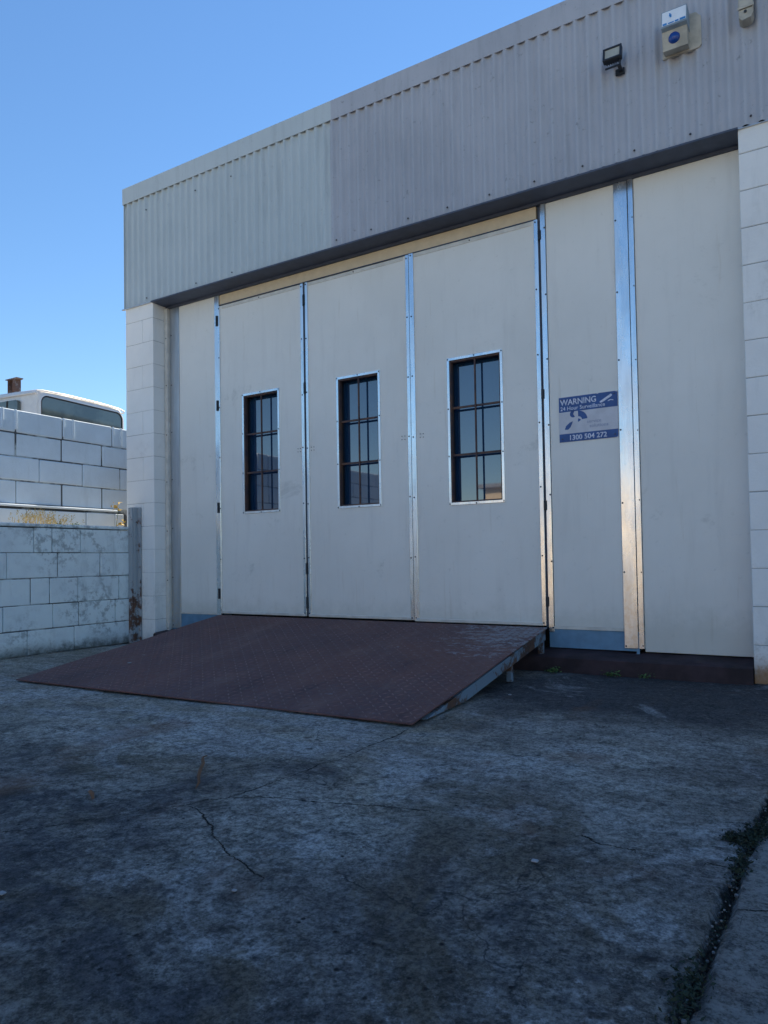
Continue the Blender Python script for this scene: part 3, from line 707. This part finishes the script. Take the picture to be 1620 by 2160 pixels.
# ------------------------------------------------------------ flood light, alarm box, sensor
FL = empty('flood_light', (-.87, -.17, 3.5)); tag(FL, 'small black flood light with pale lens on the fascia', 'lamp')
Tm = Matrix.Translation((-.885,-.235,3.525)) @ Matrix.Rotation(R(-12), 4, 'X') @ Matrix.Scale(.9, 4)
b = MB(); b.box(-.058,.058,-.01,.02,-.045,.045,.004); b.box(-.05,.05,.0205,.035,-.035,.035,.003)
for i in range(7): b.box(-.042+i*.014-.002,-.042+i*.014+.002,.0355,.045,-.03,.03)
b.box(-.058,-.046,-.018,-.0102,-.045,.045,.001); b.box(.046,.058,-.018,-.0102,-.045,.045,.001); b.box(-.0458,.0458,-.018,-.0102,.033,.045,.001); b.box(-.0458,.0458,-.018,-.0102,-.045,-.033,.001)
obj('housing', b, M_BLACKPL, FL, mat4=Tm)
b = MB(); b.box(-.045,.045,-.013,-.0104,-.032,.032); obj('lens', b, plain('pale_lens', (.42,.42,.36), .3), FL, mat4=Tm)
b = MB(); b.box(-.862,-.842,-.235,-.165,3.452,3.46,.001); b.box(-.93,-.845,-.232,-.222,3.455,3.463,.001); b.box(-.85,-.842,-.235,-.222,3.46,3.50,.001); b.box(-.885,-.835,-.172,-.162,3.44,3.475,.001)
obj('bracket', b, M_BLACKPL, FL)

AL = empty('alarm_box', (-.53, -.17, 3.42)); tag(AL, 'beige alarm siren box with blue and white label and blue strobe', 'alarm box')
M_BEIGE = plain('weathered_beige_plastic', (.42,.4,.34), .6, var=.2)
b = MB(); b.prism([(-.625,3.43),(-.44,3.43),(-.425,3.445),(-.425,3.60),(-.45,3.63),(-.6,3.63),(-.625,3.6)], -.178, -.163, 1)
obj('back_plate', b, M_BEIGE, AL)
b = MB(); b.prism([(-.1785,3.44),(-.245,3.425),(-.262,3.52),(-.1785,3.53)], -.612, -.485, 0); obj('housing', b, M_BEIGE, AL)
b = MB(); b.prism([(-.1785,3.5305),(-.2625,3.5205),(-.286,3.528),(-.268,3.628),(-.1785,3.64)], -.613, -.482, 0); obj('cover', b, plain('grey_blue_alarm_cover', (.25,.33,.4), .5), AL)
b = MB(); Lm = lambda s_, t_: (-.608+s_*.122, -.2865+t_*.0185, 3.531+t_*.094)
q = [Lm(.0,.05),Lm(1,.05),Lm(1,.97),Lm(0,.97)]; b.add(q, [(0,1,2,3)]); b.v = [(x,y-.001,z) for x,y,z in b.v]
b.mi = 1
for s0,s1,t0,t1 in ((.03,.2,.07,.22),(.26,.5,.09,.18),(.54,.7,.08,.2),(.74,.98,.07,.22),(.30,.36,.58,.8),(.33,.4,.5,.7)):
    n0 = len(b.v); b.v += [(lambda p:(p[0],p[1]-.0018,p[2]))(Lm(a_,c_)) for a_,c_ in ((s0,t0),(s1,t0),(s1,t1),(s0,t1))]; b.f.append((n0,n0+1,n0+2,n0+3)); b.m.append(1)
obj('label', b, [plain('label_white', (.8,.85,.9), .4, var=.05), plain('label_blue', (.04,.25,.6), .4)], AL)
b = MB(); prof = [(0.0,.031),(.008,.030),(.018,.024),(.025,.012),(.027,.001)]
vs = []; fs = []; n = 20
for k,(h,r_) in enumerate(prof):
    for i in range(n): a = 2*math.pi*i/n; vs.append((-.552+r_*math.cos(a), -.248-h, 3.479+r_*math.sin(a)*.98))
for k in range(len(prof)-1):
    for i in range(n): fs.append((k*n+i,k*n+(i+1)%n,(k+1)*n+(i+1)%n,(k+1)*n+i))
fs.append(tuple((len(prof)-1)*n+i for i in range(n))); b.add(vs, fs)
obj('strobe', b, plain('blue_strobe_lens', (.01,.06,.3), .15, var=.05), AL, smooth=True)

SN = empty('motion_sensor', (-.2, -.17, 3.45)); tag(SN, 'small beige weathered sensor box at the top right edge of the fascia', 'sensor')
b = MB(); b.box(-.238,-.168,-.235,-.163,3.515,3.68,.006); b.box(-.242,-.164,-.24,-.2355,3.508,3.52,.001); obj('housing', b, M_BEIGE, SN)
b = MB(); b.prism([(-.236,3.507),(-.17,3.507),(-.168,3.48),(-.18,3.458),(-.222,3.452),(-.237,3.47)], -.232, -.168, 1); obj('hood', b, M_BEIGE, SN)
b = MB(); b.tube([(-.205,-.2322,3.492),(-.205,-.238,3.491)], .007, 12); obj('sensor_eye', b, M_BLACKPL, SN)

# ------------------------------------------------------------ van on the terrace
def build_van():
    V = empty('van', (-9.15, 1.4455, 1.19)); tag(V, 'white van with large rounded rear window parked behind the upper wall', 'van')
    a = R(6); Mv = Matrix.Translation((-9.15,1.4455,1.19)) @ Matrix.Rotation(a, 4, 'Z')
    # local: x out of the rear face, y across to the far side (0..1.6), z up. body runs to x=-4.3
    H = 1.955; Wd = 1.6
    def section(x, ins, top, z0=.32):
        pts = []
        # half profile from bottom centre up the near side to the roof
        prof = [(0.06,z0),(0.0,z0+.12),(-.01,.75),(0.0,1.02),(.03,1.3),(.045,top-.11),(.058,top-.055),(.09,top-.022),(.28,top-.006),(.55,top)]
        for y,z in prof: pts.append((x, y+ins, z))
        for y,z in prof[::-1]: pts.append((x, Wd-y-ins, z))
        return pts
    st = [(-.0,.05,H-.04),(-.02,.02,H-.015),(-.06,0,H),(-.6,0,H+.01),(-1.4,0,H+.015),(-2.4,0,H+.01),(-3.2,0,H-.02),(-3.55,.02,H-.08)]
    b = MB(); rings = [section(*s_) for s_ in st]
    def low_sec(x, ins, top):
        s_ = section(x, ins, 1.955); return [(x,y,min(z,top)) for _,y,z in s_]
    rings += [low_sec(-3.85,.04,1.55), low_sec(-4.1,.05,1.15), low_sec(-4.3,.08,1.0)]
    n = len(rings[0]); vs = [p for r_ in rings for p in r_]; fs = []
    for i in range(len(rings)-1):
        for k in range(n): fs.append((i*n+k,i*n+(k+1)%n,(i+1)*n+(k+1)%n,(i+1)*n+k))
    fs.append(tuple(range(n))[::-1]); fs.append(tuple((len(rings)-1)*n+k for k in range(n)))
    b.add(vs, fs); obj('body', b, M_WHITE, V, smooth=True, mat4=Mv)
    # roof gutter lip
    b = MB(); pts = [(.01,.03,H-.06),(.012,.12,H-.04),(.014,.5,H-.026),(.014,1.1,H-.028),(.012,1.48,H-.042),(.01,1.57,H-.065)]
    b.tube(pts, .012, 6); b.tube([(.005,.03,H-.085),(-1,.028,H-.082),(-3.4,.03,H-.1)], .012, 6); b.tube([(.005,1.57,H-.085),(-3.4,1.57,H-.1)], .012, 6)
    obj('roof_gutter', b, M_WHITE, V, smooth=True, mat4=Mv)
    def rrect(y0,y1,z0,z1,r,n=7):
        o = []
        for cy,cz,a0 in ((y1-r,z1-r,0),(y0+r,z1-r,90),(y0+r,z0+r,180),(y1-r,z0+r,270)):
            for i in range(n+1): t = R(a0+90*i/n); o.append((cy+r*math.cos(t), cz+r*math.sin(t)))
        return o
    def ringp(b, outer, inner, x0, x1):
        n = len(outer); vs = [(x1,y,z) for y,z in outer]+[(x1+.004,y,z) for y,z in inner]+[(x0,y,z) for y,z in outer]+[(x0,y,z) for y,z in inner]
        fs = []
        for i in range(n):
            j = (i+1)%n; fs += [(i,j,n+j,n+i),(2*n+i,2*n+j,j,i),(n+i,n+j,3*n+j,3*n+i)]
        b.add(vs, fs)
    zt = H-.10; wo_ = rrect(.09,1.53,1.22,zt,.11); wi = rrect(.108,1.512,1.238,zt-.018,.095)
    b = MB(); ringp(b, rrect(.065,1.555,1.195,zt+.022,.15), wo_, -.01, .014); f1 = obj('window_surround', b, M_WHITE, V, mat4=Mv)
    b = MB(); ringp(b, wo_, wi, -.01, .01); obj('window_seal', b, M_RUBBER, V, mat4=Mv)
    b = MB(); b.prism(wi, -.005, .006, 0); obj('rear_window', b, M_VGLASS, V, mat4=Mv)
    # side windows (near side, facing -y)
    for x0,x1 in ((-1.0,-.32),(-1.95,-1.15),(-2.75,-2.1)):
        for yy,s_ in ((.012,-1),(1.588,1)):
            b = MB(); o = rrect(x0,x1,1.28,H-.16,.03,3); b.prism([(p,q) for p,q in o], yy+.02*s_*-1, yy+.028*s_, 1); w = obj('side_window', b, M_VGLASS, V, mat4=Mv)
            b = MB(); xm = x0+(x1-x0)*.62; b.prism([(xm,1.28),(xm+.03,1.28),(xm+.07,H-.16),(xm+.04,H-.16)], yy+.0285*s_, yy+.033*s_, 1); obj('window_divider', b, M_RUBBER, w, mat4=Mv)
    b = MB(); b.box(.012,.09,.02,1.58,.42,.56,.02); obj('bumper', b, M_CHROME, V, mat4=Mv); b = MB(); b.box(-4.38,-4.3,.04,1.56,.42,.56,.02); obj('bumper', b, M_CHROME, V, mat4=Mv)
    for y in (.05,1.43):
        b = MB(); b.box(.006,.03,y,y+.12,.72,1.02,.01); obj('tail_light', b, plain('red_lens', (.35,.02,.02), .2), V, mat4=Mv)
    b = MB(); b.box(.013,.02,.55,1.05,.62,.74,.002); obj('number_plate', b, plain('blank_plate', (.6,.6,.55), .4), V, mat4=Mv)
    for x in (-.85,-3.35):
        for y in (.02,1.42):
            b = MB(); b.tube([(x,y,.31),(x,y+.16,.31)], .31, 28); w = obj('wheel', b, M_RUBBER, V, smooth=True, mat4=Mv)
            b = MB(); b.tube([(x,y-.004,.31),(x,y+.164,.31)], .18, 20); obj('rim', b, M_CHROME, w, smooth=True, mat4=Mv)
    return V
build_van()

# steel column behind the van
SC = empty('steel_column', (-14.0,4,1.19)); tag(SC, 'rusty steel column with a flat cap sticking up behind the van', 'column')
b = MB(); b.box(-14.08,-13.92,3.99,4.01,1.19,4.47); b.box(-14.10,-14.08,3.92,4.08,1.19,4.47); b.box(-13.92,-13.90,3.92,4.08,1.19,4.47); obj('column', b, M_COLM, SC)
b = MB(); b.prism([(-14.2,4.50),(-13.8,4.50),(-13.8,4.485),(-13.88,4.472),(-14.12,4.472),(-14.2,4.485)], 3.93, 4.07, 1); obj('cap_plate', b, M_COLM, SC)

# ------------------------------------------------------------ plants
M_STRAW = plain('dry_straw_grass', (.5,.38,.14), .8, var=.3); M_LEAF = plain('weed_leaf_green', (.06,.12,.035), .6, var=.4)
M_YLEAF = plain('yellowed_leaf', (.55,.38,.07), .6, var=.2); M_DLEAF = plain('dark_joint_moss', (.015,.026,.014), .8, var=.5)
def blades(b, cx, cy, cz, n, h, spread, w=.002, lean=.5, head=False):
    for _ in range(n):
        a = random.uniform(0, 2*math.pi); r_ = random.uniform(0, spread); x, y = cx+r_*math.cos(a)*.5, cy+r_*math.sin(a)
        hh = h*random.uniform(.4,1); lx, ly = random.gauss(0,lean)*hh, random.gauss(0,lean)*hh; p = []
        t_ = random.uniform(0, math.pi); dx, dy = math.cos(t_)*w, math.sin(t_)*w; vs = []
        for i in range(5):
            s_ = i/4; k = 1-s_*.85; px2, py2, pz = x+lx*s_*s_, y+ly*s_*s_, cz+hh*(s_-.18*s_*s_)
            vs += [(px2-dx*k,py2-dy*k,pz),(px2+dx*k,py2+dy*k,pz)]
        b.add(vs, [(2*i,2*i+1,2*i+3,2*i+2) for i in range(4)])
        if head:
            for q in range(7):
                e = Vector(vs[-1])+Vector((random.gauss(0,.004),random.gauss(0,.004),random.uniform(-.03,.01)))
                b.add([e, e+Vector((.003,.004,.006)), e+Vector((-.002,.003,.011))], [(0,1,2)])
def leaves(b, cx, cy, cz, n, rx, rz, s=.012):
    for _ in range(n):
        c = Vector((cx+random.gauss(0,rx), cy+random.gauss(0,rx), cz+abs(random.gauss(0,rz))))
        u = Vector((random.gauss(0,1),random.gauss(0,1),random.gauss(0,.6))).normalized(); v = u.cross(Vector((random.gauss(0,1),random.gauss(0,1),random.gauss(0,1)))).normalized()
        k = s*random.uniform(.5,1.2)
        b.add([c-u*k, c-u*k*.2+v*k*.42, c+u*k, c-u*k*.2-v*k*.42], [(0,1,2,3)])
def weed(name, label, cat, mb, mats, group=None):
    o = obj(name, mb, mats, recalc=False); rebase(o); tag(o, label, cat, group); return o
b = MB(); blades(b, -5.3, -.95, .985, 60, .16, .10, .0022, .45, True)
weed('dry_grass_tuft', 'tall straw coloured grass tuft at the left on top of the low wall', 'grass tuft', b, M_STRAW)
b = MB(); blades(b, -5.3, -.76, .985, 60, .12, .12, .002, .6, True); b.mi = 1; leaves(b, -5.3, -.72, .99, 60, .04, .02, .012)
weed('dry_grass_tuft', 'short straw grass tuft mixed with green weed on the low wall', 'grass tuft', b, [M_STRAW, M_LEAF])
b = MB(); leaves(b, -5.3, -.56, .985, 130, .035, .02, .012)
weed('green_weed', 'low green weed cushion beside the dry grass on the wall', 'weed', b, M_LEAF)
b = MB(); b.tube([(-5.45,-.06,.985),(-5.45,-.05,1.07),(-5.44,-.045,1.16),(-5.45,-.075,1.215)], .0022, 5); b.mi = 1
leaves(b, -5.44, -.07, 1.17, 14, .02, .03, .022); leaves(b, -5.44, -.03, 1.03, 16, .018, .03, .022)
weed('yellow_leaved_weed', 'small weed with yellow leaves in front of the upper wall', 'weed', b, [M_LEAF, M_YLEAF])
for x,lab in ((-1.33,'small green weed at the foot of the plinth beside the ramp'),(-.985,'small green weed at the plinth foot under the wide metal strip'),(-.80,'tiny green weed at the plinth foot nearest the right pillar')):
    b = MB(); n = 90 if x > -.9 and False else (90 if x < -.9 else 30)
    leaves(b, x, -.2, .002, n, .022, .012, .010); blades(b, x, -.2, 0, 8, .04, .03, .0015, .9)
    weed('green_weed', lab, 'weed', b, M_LEAF, 'weeds along the plinth foot')
# growth and debris in the slab joint
def jx(y):
    for (x0,y0),(x1,y1) in zip(JOINT[:-1], JOINT[1:]):
        if y1 <= y <= y0: t = (y-y0)/(y1-y0); return x0+(x1-x0)*t
    return 0
b = MB()
for _ in range(1500):
    y = -random.uniform(1.0, 3.6); d = .35+.65*(math.sin(y*9)*.5+.5)
    if random.random() > d: continue
    leaves(b, jx(y)+random.gauss(0,.008), y, -.02, 1, .004, .008, random.uniform(.002,.006))
for cx_, cy_, sx_, sy_, nn in ((0,-2.30,.013,.04,500),(-.03,-2.325,.012,.014,350),(.02,-2.24,.012,.03,300),(.0,-2.47,.010,.04,250),(-.01,-3.0,.014,.05,350)):
    for _ in range(nn):
        y = cy_+random.gauss(0,sy_); leaves(b, jx(y)+cx_+random.gauss(0,sx_), y, -.008, 1, .003, .006, .006)
b.mi = 1
for _ in range(200):
    y = -random.uniform(1.5, 3.5); c = Vector((jx(y)+random.gauss(0,.012), y, -.018+random.random()*.012)); s_ = random.uniform(.0008,.0026) if random.random() < .95 else .004
    b.box(c.x-s_,c.x+s_,c.y-s_*.8,c.y+s_*.8,c.z-s_,c.z+s_*.7,s_*.4)
o = obj('joint_moss', b, [M_DLEAF, plain('joint_grit', (.13,.135,.14), .8, var=.5, sc=60)], recalc=False); tag(o, 'dark moss and grit filling the joint between the slabs', 'moss', kind='stuff')

# ------------------------------------------------------------ litter
def ribbon(pts, w, lift=.006):
    b = MB(); vs = []
    for i,(x,y) in enumerate(pts):
        j = min(i+1,len(pts)-1); k = max(i-1,0); dx, dy = pts[j][0]-pts[k][0], pts[j][1]-pts[k][1]; L = math.hypot(dx,dy)
        nx_, ny_ = -dy/L, dx/L; ww = w*(1-.7*abs(2*i/(len(pts)-1)-1)**2); z = .002+lift*math.sin(math.pi*i/(len(pts)-1))
        vs += [(x-nx_*ww,y-ny_*ww,z),(x,y,z+.004),(x+nx_*ww,y+ny_*ww,z)]
    n = len(pts); b.add(vs, [(3*i,3*i+1,3*i+4,3*i+3) for i in range(n-1)]+[(3*i+1,3*i+2,3*i+5,3*i+4) for i in range(n-1)]); return b
M_BARK = plain('brown_bark', (.16,.075,.035), .8, var=.3)
o = obj('bark_strip', ribbon([(-1.845,-2.415),(-1.84,-2.44),(-1.815,-2.465),(-1.775,-2.50),(-1.735,-2.55),(-1.69,-2.60),(-1.645,-2.64),(-1.612,-2.685)], .006), M_BARK, smooth=True, recalc=False)
tag(rebase(o), 'long curved brown bark strip lying on the concrete', 'bark strip')
o = obj('dry_leaf', ribbon([(-1.878,-2.849),(-1.86,-2.86),(-1.835,-2.872),(-1.805,-2.89)], .007, .01), M_BARK, smooth=True, recalc=False)
tag(rebase(o), 'small curled brown leaf on the concrete at the left', 'leaf')
M_CHIP = plain('pale_stone_chip', (.3,.31,.33), .8)
for x,y,s_,lab in ((-1.471,-3.338,.006,'white scrap at the left edge of the concrete'),(-1.30,-.95,.006,'pale chip on the dark ground beside the ramp'),(-.55,-2.68,.006,'pale flat chip in the middle right of the yard'),(-1.05,-3.1,.004,'tiny pale pebble in the foreground'),(-3.62,-1.35,.009,'tiny pale chip lying on the left of the ramp')):
    b = MB(); z = 0 if x > -3 else rp((x+4.1)/2.7, .74)[2]
    b.box(x-s_*1.3,x+s_*1.3,y-s_,y+s_,z-.001,z+s_*.6,s_*.3); o = obj('stone_chip', b, M_CHIP); rebase(o); tag(o, lab, 'stone chip')

# ------------------------------------------------------------ the other side of the yard (seen in the glass and steel)
def shed(loc, x0, x1, y0, y1, h, col, roofh, label, rcol=(.3,.31,.33), axis='gable'):
    E = empty('shed', ((x0+x1)/2, (y0+y1)/2, 0)); tag(E, label, 'building')
    b = MB(); b.box(x0,x1,y0,y1,0,h); b.mi = 1
    w = obj('wall', b, plain('shed_wall_paint', col, .8, var=.08), E)
    b = MB()
    if roofh > 0: xm = (x0+x1)/2; b.prism([(x0-.3,h),(x1+.3,h),(xm,h+roofh)], y0-.3, y1+.25, 1)
    else: b.box(x0-.2,x1+.2,y0-.2,y1+.2,h,h+.15)
    obj('roof', b, plain('shed_roof', rcol, .6, var=.15), E)
    b = MB(); xm = x0+(x1-x0)*.35; b.box(xm-.5,xm+.5,y1,y1+.05,0,2.0); obj('door', b, plain('shed_door', (.2,.22,.25), .6), E)
    b = MB(); xm = x0+(x1-x0)*.7; b.box(xm-.6,xm+.6,y1,y1+.04,1.1,1.8); obj('window', b, M_GLASS, E)
shed(0, -10.7, 5.5, -30, -20, 3.3, (.78,.62,.42), 0, 'long yellow workshop across the yard, seen only in reflections')
shed(0, -15.5, -10.9, -26, -17, 2.1, (.3,.31,.32), .45, 'low grey shed next to the yellow workshop, seen only in reflections', (.2,.21,.23))
shed(0, -20.5, -16, -26, -18, 2.3, (.42,.4,.36), 1.1, 'gabled shed across the yard, seen only in reflections', (.25,.26,.28))
shed(0, -31, -21.2, -30, -20, 5.0, (.2,.17,.15), .9, 'tall dark brown building across the yard, seen only in reflections', (.16,.17,.18))
def tree(x, y, h, r_, label):
    E = empty('tree', (x,y,0)); tag(E, label, 'tree')
    b = MB(); b.tube([(x,y,0),(x+.05,y,h*.4),(x-.05,y+.1,h*.7)], [.14,.1,.05], 8)
    for k in range(6): a = k*1.05; b.tube([(x,y,h*(.38+.05*k)),(x+math.cos(a)*r_*.6,y+math.sin(a)*r_*.6,h*(.6+.05*k))], [.05,.02], 5)
    obj('trunk', b, M_BARK, E)
    b = MB()
    for k in range(22):
        a, q, e = random.uniform(0,6.28), random.random()**.6, random.uniform(-1,1); c = (x+math.cos(a)*q*r_, y+math.sin(a)*q*r_, h*.72+e*r_*.8)
        for _ in range(70): leaves(b, c[0]+random.gauss(0,r_*.14), c[1]+random.gauss(0,r_*.14), c[2]+random.gauss(0,r_*.12), 1, .01, .01, .12)
    obj('crown', b, M_LEAF, E, recalc=False)
tree(-12.0, -29, 4.6, 1.1, 'leafy tree rising behind the grey shed, seen only in reflections')
tree(-24.5, -18.5, 5.6, 1.8, 'broad tree in front of the tall brown building, seen only in reflections')
